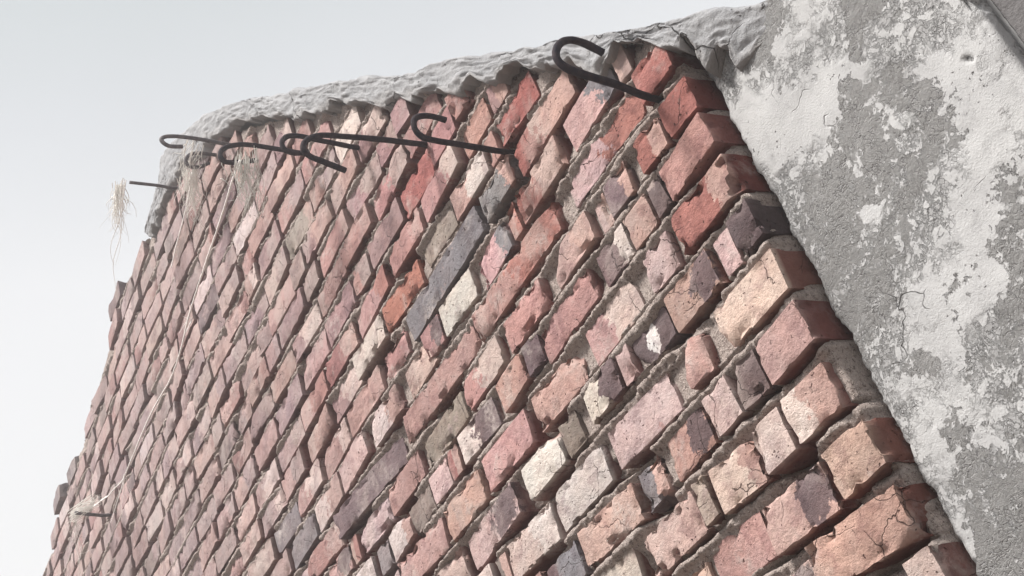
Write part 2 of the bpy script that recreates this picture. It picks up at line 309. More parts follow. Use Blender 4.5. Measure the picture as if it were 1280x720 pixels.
def plaster_mat():
    b = MB('peeling_painted_plaster', .85, .3)
    g = b.attr('grey', 'Fac')
    wv = b.warp(.02, 30)
    n1 = b.noise(20, 8, .68, .25); n2 = b.noise(75, 6, .7); n3 = b.noise(300, 5, .7)
    k = b.math('ADD', b.math('MULTIPLY', g, .50), b.math('MULTIPLY', b.math('SUBTRACT', n1, .5), 2.5))
    k = b.math('ADD', k, b.math('MULTIPLY', b.math('SUBTRACT', n2, .5), 1.5))
    gm = b.step(k, .27, .30)                                     # 1 = paint gone
    pc = b.mix(b.step(b.noise(9, 6, .65), .35, .65), (.44, .443, .455), (.505, .51, .52))
    pc = b.mix(b.step(b.noise(28, 6, .7, .5, (2, 2, 2)), .5, .72, 0, .6), pc, (.33, .333, .343))
    gc = b.mix(b.noise(16, 5, .65), (.42, .416, .422), (.50, .497, .502))
    gc = b.mix(b.step(n3, .50, .66, 0, .8), gc, (.48, .48, .485))
    gc = b.mix(b.step(b.noise(85, 6, .7, .4, (9, 5, 2)), .56, .60, 0, .8), gc, pc)
    gc = b.mix(b.step(b.noise(130, 5, .75, .4, (6, 1, 2)), .58, .68, 0, .4), gc, (.15, .148, .15))
    sk = b.math('MULTIPLY', b.step(b.noise(34, 8, .75, .4, (7, 1, 7)), .47, .51), b.step(b.noise(6, 4, .6, 0, (1, 4, 4)), .42, .58))
    pc = b.mix(b.math('MULTIPLY', sk, .75), pc, (.30, .30, .308))
    c = b.mix(gm, pc, gc)
    ed = b.math('MULTIPLY', b.step(k, .24, .28), b.step(k, .29, .34, 1, 0))
    edg = b.step(b.noise(11, 3, .5, 0, (4, 9, 9)), .45, .6)
    c = b.mix(b.math('MULTIPLY', b.math('MULTIPLY', ed, edg), .8), c, (.075, .073, .075))
    wr = b.step(b.voro(95, 'DISTANCE_TO_EDGE', vec=b.warp(.045, 40)), 0, .10, 1, 0)
    wr = b.math('MULTIPLY', wr, b.step(b.noise(40, 4, .6, 0, (5, 2, 8)), .42, .58))
    sp = b.step(b.noise(210, 4, .75, .5, (2, 2, 7)), .56, .64)
    bare = b.math('MAXIMUM', gm, b.math('MULTIPLY', sk, .6))
    c = b.mix(b.math('MULTIPLY', b.math('MULTIPLY', wr, bare), .42), c, (.15, .148, .152))
    c = b.mix(b.math('MULTIPLY', b.math('MULTIPLY', sp, bare), .7), c, (.52, .52, .525))
    # cracks, pits, scratches
    cr = b.step(b.voro(6, 'DISTANCE_TO_EDGE', vec=b.warp(.10, 12)), 0, .007, 1, 0)
    cr = b.math('MULTIPLY', cr, b.step(b.noise(5, 2, .5, 0, (3.6, 7.3, 7)), .57, .66))
    pit = b.math('MULTIPLY', b.step(b.voro(85, vec=b.warp(.025, 60)), .09, .19, 1, 0), b.step(b.noise(14, 3, .6, 0, (8, 3, 3)), .52, .60))
    mp = N(b.t, 'ShaderNodeMapping'); mp.inputs['Rotation'].default_value = (0, math.radians(-38), 0); mp.inputs['Scale'].default_value = (5, 5, 90)
    b.t.links.new(b.tc, mp.inputs[0])
    sn = b.noise(1.7, 4, .65, .2, vec=mp.outputs[0])
    scr = b.math('MULTIPLY', b.step(sn, .62, .70), b.step(b.noise(5, 3, .5, 0, (1, 1, 6)), .5, .65))
    d = b.math('MAXIMUM', b.math('MAXIMUM', cr, b.math('MULTIPLY', pit, .75)), b.math('MULTIPLY', scr, .18))
    ga = b.attr('gouge', 'Fac'); gg = b.step(b.math('ADD', ga, b.math('MULTIPLY', b.math('SUBTRACT', b.noise(70, 6, .75), .5), 2.2)), .75, .95)
    d = b.math('MAXIMUM', d, b.math('MULTIPLY', gg, .6))
    c = b.mix(b.math('MULTIPLY', d, .85), c, (.12, .118, .12))
    h = b.math('SUBTRACT', b.math('MULTIPLY', gm, -1.9), b.math('MULTIPLY', sk, .5))
    h = b.math('ADD', h, b.math('MULTIPLY', b.math('MULTIPLY', gm, b.noise(70, 7, .8, .6, (3, 3, 3))), 2.4))
    h = b.math('ADD', h, b.math('MULTIPLY', b.math('MULTIPLY', gm, n3), .6))
    h = b.math('SUBTRACT', h, b.math('MULTIPLY', b.math('MULTIPLY', wr, bare), .9)); h = b.math('ADD', h, b.math('MULTIPLY', b.math('MULTIPLY', sp, bare), .6)); h = b.math('ADD', h, b.math('MULTIPLY', b.noise(14, 3, .5), .35)); h = b.math('ADD', h, b.math('MULTIPLY', n3, .22)); h = b.math('SUBTRACT', h, b.math('MULTIPLY', d, 1.2))
    return b.done(c, b.bump(h, .009, 1.0), k=.82)
def simple_mat(name, c1, c2, sc=40, rough=.7, spec=.3, bump=.001, metal=0.):
    b = MB(name, rough, spec); n = b.noise(sc, 6, .65); b.b.inputs['Metallic'].default_value = metal
    return b.done(b.mix(b.step(n, .35, .65), c1, c2), b.bump(b.noise(sc*3, 5, .7), bump))
M_BRICK = brick_mat(); M_MORT = mortar_mat(); M_COP = coping_mat(); M_PLA = plaster_mat()
M_IRON = simple_mat('blackened_iron', (.012, .010, .017), (.034, .024, .028), 90, .8, .1, .0012, 0.)
M_RUST = simple_mat('greyed_iron', (.05, .047, .055), (.13, .115, .12), 90, .75, .3, .001)
M_WOOL = simple_mat('dusty_wool', (.74, .72, .69), (.86, .85, .82), 60, .95, .1, .001)
M_WOOLG = simple_mat('grey_rag', (.58, .59, .57), (.74, .74, .71), 60, .95, .1, .001)
M_STR = simple_mat('white_twine', (.78, .76, .76), (.90, .88, .87), 80, .9, .1, .0005)
def ground_mat():
    b = MB('dusty_earth', .95, .1)
    c = b.mix(b.noise(1.3, 6, .6), (.10, .082, .068), (.18, .15, .125)); c = b.mix(b.step(b.noise(30, 5, .7), .5, .7, 0, .6), c, (.11, .09, .075))
    return b.done(c, b.bump(b.noise(18, 6, .7), .03))

# ------------------------------------------------------------------ ground: one sheet to the horizon
g = np.array([(-900, -900, 0), (900, -900, 0), (900, 900, 0), (-900, 900, 0)], float)
link('ground', mesh('ground', g, np.array([[0, 1, 2, 3]])), ground_mat(), kind='structure')

# ------------------------------------------------------------------ the brick wall
wall = bpy.data.objects.new('brick_wall', None); COL.objects.link(wall); wall.location = (-2.6*S, 1.1*S, 0)
wall['label'] = 'tall weathered red and pink brick wall with rough recessed mortar, left of the peeling column'; wall['category'] = 'wall'; wall['kind'] = 'thing'
bpy.context.view_layer.update()
WI = wall.matrix_world.inverted(); WL = np.array(wall.location)
PAL = {'P': (.50, .345, .310), 'C': (.60, .495, .46), 'W': (.64, .58, .555), 'R': (.385, .180, .155), 'D': (.165, .122, .130),
       'B': (.225, .222, .245), 'O': (.50, .235, .16), 'G': (.27, .235, .205), 'S': (.82, .80, .80), 'M': (.40, .30, .305), 'Y': (.40, .31, .295)}
def box_lattice(nx, ny, nz):
    idx = {}; V = []; F = []
    def vid(i, j, k):
        if (i, j, k) not in idx: idx[(i, j, k)] = len(V); V.append((i/nx, j/ny, k/nz))
        return idx[(i, j, k)]
    for i in range(nx):
        for k in range(nz): F.append([vid(i, 0, k), vid(i+1, 0, k), vid(i+1, 0, k+1), vid(i, 0, k+1)])
    for j in range(ny):
        for k in range(nz):
            F.append([vid(0, j+1, k), vid(0, j, k), vid(0, j, k+1), vid(0, j+1, k+1)]); F.append([vid(nx, j, k), vid(nx, j+1, k), vid(nx, j+1, k+1), vid(nx, j, k+1)])
        for i in range(nx):
            F.append([vid(i, j+1, 0), vid(i+1, j+1, 0), vid(i+1, j, 0), vid(i, j, 0)]); F.append([vid(i, j, nz), vid(i+1, j, nz), vid(i+1, j+1, nz), vid(i, j+1, nz)])
    for i in range(nx):
        for k in range(nz): F.append([vid(i, ny, k+1), vid(i+1, ny, k+1), vid(i+1, ny, k), vid(i, ny, k)])
    return np.array(V), np.array(F)
_lat = {}
def brick_geo(L, H, D, seed, lod, rough=1., broken=0.):
    n = {0: (22, 6, 9), 1: (12, 3, 5), 2: (6, 2, 3), 3: (2, 1, 1)}[lod]
    if lod == 0: n = (max(8, int(L/.0062)), 6, 9)
    if lod == 1: n = (max(5, int(L/.011)), 3, 5)
    if n not in _lat: _lat[n] = box_lattice(*n)
    V, F = _lat[n]
    P = V.copy()
    if lod < 3:         # finer near the edges
        for a in (0, 2): P[:, a] = .5-.5*np.cos(P[:, a]*math.pi)*.6 - .2*(1-2*P[:, a])
        P[:, 1] = P[:, 1]**1.9
    P = (P-np.array([.5, 0, .5]))*np.array([L, D, H])
    if lod == 3: return P, F
    sd = np.array([seed*1.37, seed*.61, seed*2.11])
    # skewed hand-made block: corners moved
    rs = np.random.default_rng(seed)
    k = rs.uniform(-1, 1, 6)*np.array([.0035, .0028, .002, .003, .04, .05])
    P[:, 2] += k[0]*P[:, 0]/L*.8 + k[2]*(P[:, 0]/L)*(P[:, 2]/H)
    P[:, 0] += k[1]*P[:, 2]/H
    P[:, 1] += P[:, 0]*k[4] + P[:, 2]*k[5]
    nb = vn(P+sd, 38, 3)*.5+.5
    r = .0007+.0022*nb*nb*rough
    c = np.array([0, D/2, 0]); hb = np.array([L/2, D/2, H/2])
    Q = P-c; inner = np.clip(Q, -(hb-r[:, None]), hb-r[:, None]); d = Q-inner; ln = np.linalg.norm(d, axis=1)
    k2 = ln > 1e-9; Q[k2] = inner[k2]+d[k2]/ln[k2, None]*np.minimum(r[k2], ln[k2])[:, None]
    nd = d/np.maximum(ln, 1e-9)[:, None]
    # chipped arrises
    ex = (np.abs(P[:, 0]) > L/2-.010).astype(float); ez = (np.abs(P[:, 2]) > H/2-.009).astype(float); ey = (P[:, 1]-P[:, 1].min() < .012).astype(float)
    edge = ((ex+ez+ey) >= 2)
    chip = np.clip(fbm(P+sd, 55, 3, 9)-.05, 0, 1)*edge
    Q -= nd*chip[:, None]*.017*rough
    if broken:           # a corner knocked off
        cx, cz = rs.choice([-1, 1]), rs.choice([-1, 1])
        dd = (P[:, 0]*cx-L/2+.018*broken)/.02 + (P[:, 2]*cz-H/2+.016*broken)/.02 + vn(P+sd, 60, 2)*.5
        Q[:, 1] += np.clip(dd, 0, 1.2)*.016*np.clip(1-P[:, 1]/D*1.2, 0, 1)
    Q += np.stack([fbm(P+sd, 40, 3, 1), fbm(P+sd, 40, 3, 2), fbm(P+sd, 40, 3, 4)], -1)*np.array([.0011, .0012, .0011])*rough
    return Q+c, F
def HF(z, x):       # the upper courses are redder and duller, the lower ones bleached
    t = min(1, max(0, (z-.62)/.55)); t *= min(1, max(0, (x+2.7)/1.1))
    return np.array([1-.15*t, 1-.29*t, 1-.25*t])
def brick_attrs(Q, L, H, seed, code, lod, cover0=0., zw=0., xw=0.):
    rs = np.random.default_rng(seed+5)
    a = code[0]; c1 = np.array(PAL[a])*(HF(zw, xw) if a in 'PCROYM' else 1); c1 = c1*rs.uniform(.86, 1.14)*(1+rs.uniform(-.05, .05, 3))
    glare_fade = .6*min(1, max(0, (-1.35-xw)/1.3)); dusty = lambda c: c*(1-glare_fade)+glare_fade*(c.mean()*.55+.165)*np.array([1.13, .94, .975])  # lens glare put into the colour: bricks pale and grey further left
    n = len(Q); x = Q[:, 0]/L; z = Q[:, 2]/H
    sd = np.array([seed*.77, seed*.31, seed*1.91])
    if len(code) > 1:
        c2 = np.array(PAL[code[1]])*rs.uniform(.9, 1.1)
        if code[1] == 'S': m = 1.25-np.hypot(x/.16, z/.40)*.75
        elif code in ('PR', 'CR') and L > .18: m = .5+x*2.2+.2*z
        elif code in ('PD', 'CD'): m = 1.15-np.hypot((x-.27)/.30, (z-.05)/.62)*.75
        else: m = .5+(x-rs.uniform(-.15, .25))*rs.choice([1.7, 2.3])+.25*z
    else:
        c2 = np.array(PAL[rs.choice(list('PCYWRG'), p=[.28, .25, .2, .08, .09, .10])])*.5+c1*.5
        m = .18+.5*fbm(Q+sd, 14, 2, 3)
    c1 = dusty(c1); c2 = dusty(c2)
    edge = np.maximum(np.abs(x)*2, 0)
    yd = Q[:, 1]-Q[:, 1].min(); clay_shade = np.clip((yd-.006)/.006, 0, 1)[:, None]  # brick sides painted darker: shade put into the colour, over redder clay
    clay_shade_c = c1*np.array([.40, .24, .23]) if a in 'PCWROYM' else c1*.55
    C1 = c1[None]*(1-clay_shade)+clay_shade_c[None]*clay_shade; C2 = c2[None]*(1-clay_shade)+clay_shade_c[None]*clay_shade
    top = np.clip((z-.22)*1.5, 0, 1)
    cv = cover0+top*.16+.14*np.clip((edge-.75)*4, 0, 1)
    if a == 'G': cv = cv+.16
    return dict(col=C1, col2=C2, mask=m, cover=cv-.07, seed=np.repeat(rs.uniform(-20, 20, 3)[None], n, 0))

specs = []                                   # (xl, xr, zc, H, tilt, code, known)
occ = {}
for (k, a, b, dv, tilt, code) in BRICKS:
    if b > -.83: b = min(b, -.801) if b > -.801 else b
    pitch = LV[k+1]-LV[k]; H = min(.0565, pitch*.775)
    zc = LV[k]+.0045+H/2; zc = zc*.45+(LV[k]+dv)*.55 if abs(LV[k]+dv-zc) < .012 else zc+.006*np.sign(LV[k]+dv-zc)
    specs.append((a, b, zc, H, max(-.05, min(.05, tilt*.6)), code, True)); occ.setdefault(k, []).append((a, b))
CODES = ['P']*10+['RP', 'C', 'C', 'PC', 'PC', 'CP', 'CP', 'RP', 'PR', 'PR', 'D', 'PD', 'W', 'CW', 'GP', 'GP', 'YP', 'PY', 'Y', 'Y', 'Y', 'PG', 'B', 'CY', 'YC', 'R']
FARC = ['P', 'P', 'M', 'M', 'PM', 'MC', 'PC', 'MY', 'Y', 'PY', 'YP', 'PR', 'RP', 'GM', 'P', 'P']
for k in range(-20, 30):
    rs = np.random.default_rng(900+k)
    pitch = LV[k+1]-LV[k]; H = min(.0565, pitch*.775); zc = LV[k]+.0045+H/2
    if zc-H/2 < GZ: continue
    x = XR+(.0 if k % 2 else -.001)-rs.uniform(0, .006); end = -6.0
    blocks = sorted(occ.get(k, []), key=lambda t: -t[1])
    head = (k % 2 == 0)
    while x > end:
        L = rs.choice([.150, .143, .075, .11, .16], p=[.60, .27, .08, .02, .03])*rs.uniform(.93, 1.06)
        nxt = [b for b in blocks if b[1] <= x+.012]
        nb = nxt[0] if nxt else None
        hit = [b for b in blocks if b[0] < x-.004 and b[1] > x-.012]
        if hit: x = hit[0][0]-.007; continue
        gap = x-(nb[1] if nb else -99)
        if gap < .035: x = nb[0]-.007; continue
        if nb and gap < L+.03: L = gap-.008
        a, b = x-L, x
        xm = (a+b)/2
        tl = float(topline(xm)); tr = float(topline(b))
        if xm > -2.57:
            lim = tl-.012
            tl = float(topline(b))
            if zc+H*.42 > tl:                   # clip the course at the rake: shorten from the right
                if zc+H*.3 > float(topline(a+.03)): x = a-.008; continue
                while b > a+.03 and zc+H*.42 > float(topline(b)): b -= .006
        elif zc+H*.2 > tl+rs.uniform(-.010, .012): x = a-.008; continue
        z = zc+rs.uniform(-.003, .003)
        cd = str(rs.choice(CODES if (xm > -1.7 and z < 1.5) or rs.random() < .3 else FARC)); specs.append((a, b, z, H*rs.uniform(.94, 1.03), rs.uniform(-.03, .03), cd, False))
        x = a-rs.uniform(.005, .013)
# toothed bricks at the ragged top seen against the sky
for (a, b, z) in ((-3.24, -3.10, 2.475), (-4.20, -4.07, 2.335), (-3.95, -3.83, 2.30)):
    specs.append((a, b, z, .056, 0, 'D' if a > -3.3 and a < -3.2 else 'B', False))
CAMB = np.array([CX, CDN, CF])
def proj(p):
    q = CAMB @ np.array(p); return (640+1600*q[0]/q[2], 360+1600*q[1]/q[2], q[2]) if q[2] > .05 else (-9999, -9999, -1)
rank = []
for s in specs:
    X, Y, d = proj(((s[0]+s[1])/2, 1, s[2])); inside = -30 < X < 1310 and -30 < Y < 750
    rank.append((0 if s[6] else 1 if inside else 2, 0 if s[6] else d))
order = sorted(range(len(specs)), key=lambda i: rank[i])
proud = {}
stuff = []
cnt = 0
for r_, i in enumerate(order):
    a, b, z, H, tilt, code, known = specs[i]
    seed = i+1; rs = np.random.default_rng(seed)
    L = (b-a); X, Y, d = proj(((a+b)/2, 1, z))
    y = 1+rs.normal(0, .0032); y = max(.989, min(1.012, y))
    if code[0] == 'G': y = 1.004+rs.uniform(-.003, .003)
    if b > XR-.012: y = .994+rs.uniform(-.003, .004)
    lod = 0 if (known and d < 2.9) or (d < 1.9 and -60 < X < 1340 and -60 < Y < 780) else 1 if d < 3.4 and -100 < X < 1400 and -100 < Y < 820 else 2 if -100 < X < 1400 and -100 < Y < 820 else 3
    Q, F = brick_geo(L, H, .085, seed, lod, rs.uniform(.7, 1.35), rs.uniform(.3, 1.0) if rs.random() < .12 else 0)
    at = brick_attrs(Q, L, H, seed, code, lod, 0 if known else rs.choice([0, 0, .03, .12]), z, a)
    ct, st = math.cos(tilt), math.sin(tilt); yaw = rs.normal(0, .03)
    Q = Q.copy(); Q[:, 1] += Q[:, 0]*yaw
    R2 = Q[:, 0]*ct-Q[:, 2]*st; R3 = Q[:, 0]*st+Q[:, 2]*ct; Q[:, 0] = R2; Q[:, 2] = R3
    c = np.array([(a+b)/2, y, z])
    if cnt < 298 and rank[i][0] < 2:
        loc = np.array([c[0]*S, c[1]*S, c[2]*S+Z0])
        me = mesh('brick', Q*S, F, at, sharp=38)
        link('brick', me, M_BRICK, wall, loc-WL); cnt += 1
    else: stuff.append((Q+c, F, at))
V = np.vstack([s[0] for s in stuff]); off = np.cumsum([0]+[len(s[0]) for s in stuff[:-1]])
F = np.vstack([s[1]+o for s, o in zip(stuff, off)])
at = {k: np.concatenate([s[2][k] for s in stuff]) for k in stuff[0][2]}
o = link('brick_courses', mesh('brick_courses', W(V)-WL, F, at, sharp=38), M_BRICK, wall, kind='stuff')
# --- mortar: one rough relief behind the brick faces
def graded(a, b, d0, d1, fine_lo, fine_hi):
    o = [a]
    while o[-1] < b:
        x = o[-1]; dd = 0 if fine_lo <= x <= fine_hi else min(abs(x-fine_lo), abs(x-fine_hi)); o.append(x+d0+(d1-d0)*min(1, dd/2.2))
    return np.array(o)
gx = graded(-6.0, XR+.012, .0026, .013, -1.75, 0); gz = graded(GZ, 2.56, .0026, .0075, .22, 1.25)
Xg, Zg = np.meshgrid(gx, gz, indexing='ij')
ki = np.clip(np.searchsorted(LVA, Zg)-1, 0, len(LVA)-2); t = Zg-LVA[ki]; pit = LVA[ki+1]-LVA[ki]
P = p3(Xg, Zg)
base = .0085+.006*fbm(P, 9, 3, 31)
bulge = np.exp(-((t-pit*.90)/.0062)**2)+np.exp(-((t+pit*.10)/.0062)**2)
base -= bulge*(.0080+.005*vn(P, 14, 5))
gap = np.exp(-((t-.0022)/.0027)**2)+np.exp(-((t-pit-.0022)/.0027)**2)
base += gap*(.018+.012*vn(P, 11, 8))
deep = np.clip(vn(P, 13, 77)-.05, 0, 1)*.045
base += deep
rgh = fbm(P, 80, 4, 41, .65)*.0085+fbm(P, 26, 3, 51)*.004
inb = np.clip((np.minimum(t-.006, pit*.80-t))/.006, 0, 1)
Yg = 1+np.maximum(base+rgh, -.002+.0145*inb)
# mortar climbs out beside the column
jz = np.exp(-((t-pit*.95)/.011)**2)+np.exp(-((t+pit*.05)/.011)**2)
c1 = np.clip((Xg-(XR-.010))/.004, 0, 1); c2 = np.clip((Xg-(XR-.012))/.022, 0, 1)**1.6; jz = np.clip(jz, 0, 1)
Yg = Yg+.036*(c1*(1-jz)+c2*jz)+rgh*1.3*c1+jz*c2*(.012*vn(P, 24, 90)+.008*vn(P, 60, 91))
Zl = topline(Xg)
keep = (Zg < Zl+.006)
kf = keep[:-1, :-1] & keep[1:, 1:] & keep[1:, :-1] & keep[:-1, 1:]
Yg = Yg+.05*np.clip((Xg+.8040)/.0025, 0, 1)
V = np.stack([Xg, Yg, Zg], -1).reshape(-1, 3)
link('mortar', mesh('mortar', W(V)-WL, grid_faces(len(gx), len(gz), kf)), M_MORT, wall, kind='stuff')
# --- core of the wall, a brick and a half thick
poly = [(-6.0, GZ), (XR-.004, GZ), (XR-.004, 1.075)]+[(x, z-.006) for x, z in reversed(RAKE) if -2.6 < x < -.81]+[(x, z-.012) for x, z in reversed(TOP) if -6 < x < -2.6]+[(-6.0, 2.185)]
n = len(poly); V = np.array([(x, 1.062, z) for x, z in poly]+[(x, 1.235, z) for x, z in poly])
me = bpy.data.meshes.new('wall_core'); me.from_pydata((W(V)-WL).tolist(), [], [list(range(n))[::-1], list(range(n, 2*n))]+[[i, (i+1) % n, n+(i+1) % n, n+i] for i in range(n)])
link('wall_core', me, M_MORT, wall)
# --- coping: lumpy mortar cap along the raking edge and over the top corner
CO = [((-2.76, 2.41), (-2.73, 2.37)), ((-2.66, 2.425), (-2.64, 2.365)), ((-2.574, 2.445), (-2.54, 2.345)), ((-2.533, 2.480), (-2.47, 2.335)), ((-2.473, 2.468), (-2.41, 2.315)),
      ((-2.361, 2.41), (-2.24, 2.24)), ((-2.177, 2.305), (-2.085, 2.155)), ((-2.03, 2.195), (-1.96, 2.07)), ((-1.906, 2.091), (-1.85, 1.95)), ((-1.822, 2.009), (-1.76, 1.875)), ((-1.70, 1.905), (-1.64, 1.775)), ((-1.573, 1.792), (-1.52, 1.68)),
      ((-1.45, 1.682), (-1.41, 1.57)), ((-1.334, 1.57), (-1.29, 1.465)), ((-1.222, 1.484), (-1.20, 1.395)), ((-1.071, 1.341), (-1.065, 1.285)), ((-.968, 1.257), (-.975, 1.205)),
      ((-.881, 1.176), (-.895, 1.13)), ((-.808, 1.11), (-.80, 1.07)), ((-.76, 1.078), (-.775, 1.03)), ((-.725, 1.052), (-.765, 1.000)), ((-.69, 1.022), (-.742, .975)), ((-.655, .998), (-.70, .950)), ((-.62, .972), (-.665, .925))]
Oc = catmull([(a[0], 0, a[1]) for a, b in CO], 16); Ic = catmull([(b[0], 0, b[1]) for a, b in CO], 16)
nS = len(Oc); nT = 46
T = np.linspace(0, 1, nT)
Sg, Tg = np.meshgrid(np.arange(nS), T, indexing='ij')
front = np.clip(Tg/.62, 0, 1); q = (Tg-.62)/.38
Ox, Oz, Ix, Iz = Oc[:, 0][:, None], Oc[:, 2][:, None], Ic[:, 0][:, None], Ic[:, 2][:, None]
rag = fbm(p3(Ox+0*Tg, Oz+0*Tg), 20, 4, 12)*.060
Fx = Ix+(Ox-Ix)*front; Fz = Iz+(Oz-Iz)*front
lower = (1-front)**2
nx_, nz_ = (Ix-Ox), (Iz-Oz); ln = np.hypot(nx_, nz_)+1e-9
Fx = Fx+lower*rag*nx_/ln*1.2; Fz = Fz+lower*rag*nz_/ln*1.2
Pn = p3(Fx, Fz, Tg*.3)
end = np.clip((Sg-(nS-1-84))/70, 0, 1)
lump = fbm(Pn, 10, 2, 21)*.003+fbm(Pn, 50, 5, 22, .65)*.0055
Yf = .987+.026*np.clip(1-front/.09, 0, 1)+.010*np.clip((front-.93)/.07, 0, 1)**2+lump*(1-.4*end)+end*.050
Yf = Yf+np.clip(.5-front, 0, 1)*np.clip(fbm(Pn, 34, 3, 33), 0, 1)*.035
rise = np.sin(np.clip(q, 0, 1)*math.pi)*.0+fbm(Pn, 26, 4, 15)*.011*np.clip(front*2-1, 0, 1)
Yb = np.where(q > 0, Yf+(1.245-Yf)*np.clip(q, 0, 1), Yf)
Fz = Fz+rise*.7; Fx = Fx+rise*.5*np.where(Fx > -2.5, 1, -.2)
V = np.stack([Fx, Yb, Fz], -1).reshape(-1, 3)
ragged = np.clip(1-front*2.6+fbm(Pn, 30, 2, 3)*.5, 0, 1).ravel()
link('coping', mesh('coping', W(V)-WL, grid_faces(nS, nT), dict(ragged=ragged)), M_COP, wall, label='grey troweled mortar cap along the raking edge')

# ------------------------------------------------------------------ the plastered column
colm = bpy.data.objects.new('plaster_column', None); COL.objects.link(colm); colm.location = (-.64*S, 1.12*S, 0); CLc = np.array(colm.location)
colm['label'] = 'concrete column with peeling white paint over grey plaster, right of the brickwork'; colm['category'] = 'column'; colm['kind'] = 'thing'
XL, XC, YC = -.798, -.4665, 1.034
def ctop(x): return np.interp(x, [-.82, -.80, -.75, -.69, -.44], [1.118, 1.106, 1.070, 1.020, .85])
zs = np.concatenate([np.linspace(GZ, .16, 60)[:-1], np.linspace(.16, 1.0, 340)])
# profile across: left return, front face, rounded right corner, side face back to the panel
prof = [(XL+.002, 1.12), (XL, 1.075), (XL+.0006, YC+.010), (XL+.003, YC+.003)]
prof += [(x, YC) for x in np.linspace(XL+.008, XC-.006, 150)]
prof += [(XC-.003, YC+.0008), (XC-.0008, YC+.003), (XC, YC+.006)]+[(XC, y) for y in np.linspace(YC+.009, 1.063, 14)]
px_, py_ = np.array([p[0] for p in prof]), np.array([p[1] for p in prof])
Pu, Tz = np.meshgrid(np.arange(len(prof)), zs, indexing='ij')
X0 = px_[Pu]; Y0 = py_[Pu]
Zc = np.where(Tz > .16, .16+(Tz-.16)/.84*(ctop(X0)-.16), Tz)
Pc = p3(X0, Zc, Y0)
fr = ((Pu > 3) & (Pu < len(prof)-14)).astype(float)
Y1 = Y0+fr*(fbm(Pc, 5, 3, 61)*.004+fbm(Pc, 28, 4, 62)*.0011)
X1 = X0+np.clip(1-(Pu-4)/12, 0, 1)*(fbm(p3(X0*0, Zc), 20, 5, 63, .6)*.013+.001)
ce = (np.abs(X0-XC) < .007).astype(float)
chp = np.clip(fbm(Pc, 45, 3, 64)-.0, 0, 1)*ce
X1 = X1-chp*.010; Y1 = Y1+chp*.010
grey = np.full(X0.shape, -.35)
for (cx, cz, ax, az, bx, bz, wt) in BLOBS:
    det = ax*bz-bx*az; dx, dz = X0-cx, Zc-cz
    u = (dx*bz-dz*bx)/det; v = (dz*ax-dx*az)/det; r = 1.15-(u*u+v*v)*.62
    if wt > 0: grey = np.maximum(grey, np.clip(r*wt, -.35, 1.0))
    else: grey = np.minimum(grey, np.where(r > 0, .75+r*wt*1.2, grey))
grey += .12*fbm(Pc, 7, 2, 71)
grey = np.where(Pu >= len(prof)-14, -.6, grey)
gouge = np.zeros(X0.shape)
for (x0, z0, x1, z1, wd) in GOUGE:
    if wd < .0036 and z0 < .7: continue
    d = np.array([x1-x0, z1-z0]); l2 = d@d; tt = np.clip(((X0-x0)*d[0]+(Zc-z0)*d[1])/l2, 0, 1)
    dist = np.hypot(X0-x0-tt*d[0], Zc-z0-tt*d[1]); gouge = np.maximum(gouge, np.clip(1.3-dist/wd, 0, 1))
Y1 = Y1+gouge*.004
V = np.stack([X1, Y1, Zc], -1).reshape(-1, 3)
link('painted_plaster', mesh('painted_plaster', W(V)-CLc, grid_faces(len(prof), len(zs)), dict(grey=grey.ravel(), gouge=gouge.ravel())), M_PLA, colm)
tb = [(-.80, 1.06, ctop(-.80)-.004), (XC-.004, 1.06, ctop(XC)-.004), (XC-.004, 1.235, ctop(XC)-.004), (-.80, 1.235, ctop(-.80)-.004)]
bb = [(x, y, GZ) for x, y, z in tb]
me = bpy.data.meshes.new('column_core'); me.from_pydata((W(np.array(bb+tb))-CLc).tolist(), [], [[0, 1, 5, 4], [1, 2, 6, 5], [2, 3, 7, 6], [3, 0, 4, 7], [4, 5, 6, 7]])
link('column_core', me, M_COP, colm)
# recessed panel right of the column
def panel_mat():
    b = MB('grey_render', .92, .2); n = b.noise(30, 6, .7); v = b.attr('band', 'Fac')
    dark = b.mix(n, (.115, .11, .115), (.20, .195, .20)); pale = b.mix(n, (.27, .272, .28), (.30, .303, .31))
    k = b.step(b.math('ADD', v, b.math('MULTIPLY', b.math('SUBTRACT', b.noise(60, 5, .6), .5), .25)), .46, .54)
    return b.done(b.mix(k, pale, dark), b.bump(b.math('MULTIPLY', n, k), .008, .9), k=.8)
gx = np.linspace(XC-.01, .35, 120); gz = np.linspace(GZ, .99, 160); Xg, Zg = np.meshgrid(gx, gz, indexing='ij')
Zg = np.minimum(Zg, .845-.3*(Xg-XC)); Pp = p3(Xg, Zg)
Yg = 1.060+.002*fbm(Pp, 12, 4, 81)
V = np.stack([Xg, Yg, Zg], -1).reshape(-1, 3)
pw = bpy.data.objects.new('rendered_wall', None); COL.objects.link(pw); pw.location = (0, 1.15*S, 0); PL = np.array(pw.location)
pw['label'] = 'dark grey rendered wall set back behind the right edge of the column'; pw['category'] = 'wall'; pw['kind'] = 'thing'
link('render_coat', mesh('render_coat', W(V)-PL, grid_faces(120, 160), dict(band=np.clip((Xg-(XC-.002))/.012, 0, 1).ravel())), panel_mat(), pw)
x0, x1, z1, z2 = XC+.002, .35, .838, .595
bx = [(x0, 1.09, GZ), (x1, 1.09, GZ), (x1, 1.235, GZ), (x0, 1.235, GZ), (x0, 1.09, z1), (x1, 1.09, z2), (x1, 1.235, z2), (x0, 1.235, z1)]
me = bpy.data.meshes.new('masonry'); me.from_pydata((W(np.array(bx))-PL).tolist(), [], [[0, 1, 5, 4], [1, 2, 6, 5], [2, 3, 7, 6], [3, 0, 4, 7], [4, 5, 6, 7]])
link('masonry', me, M_COP, pw)

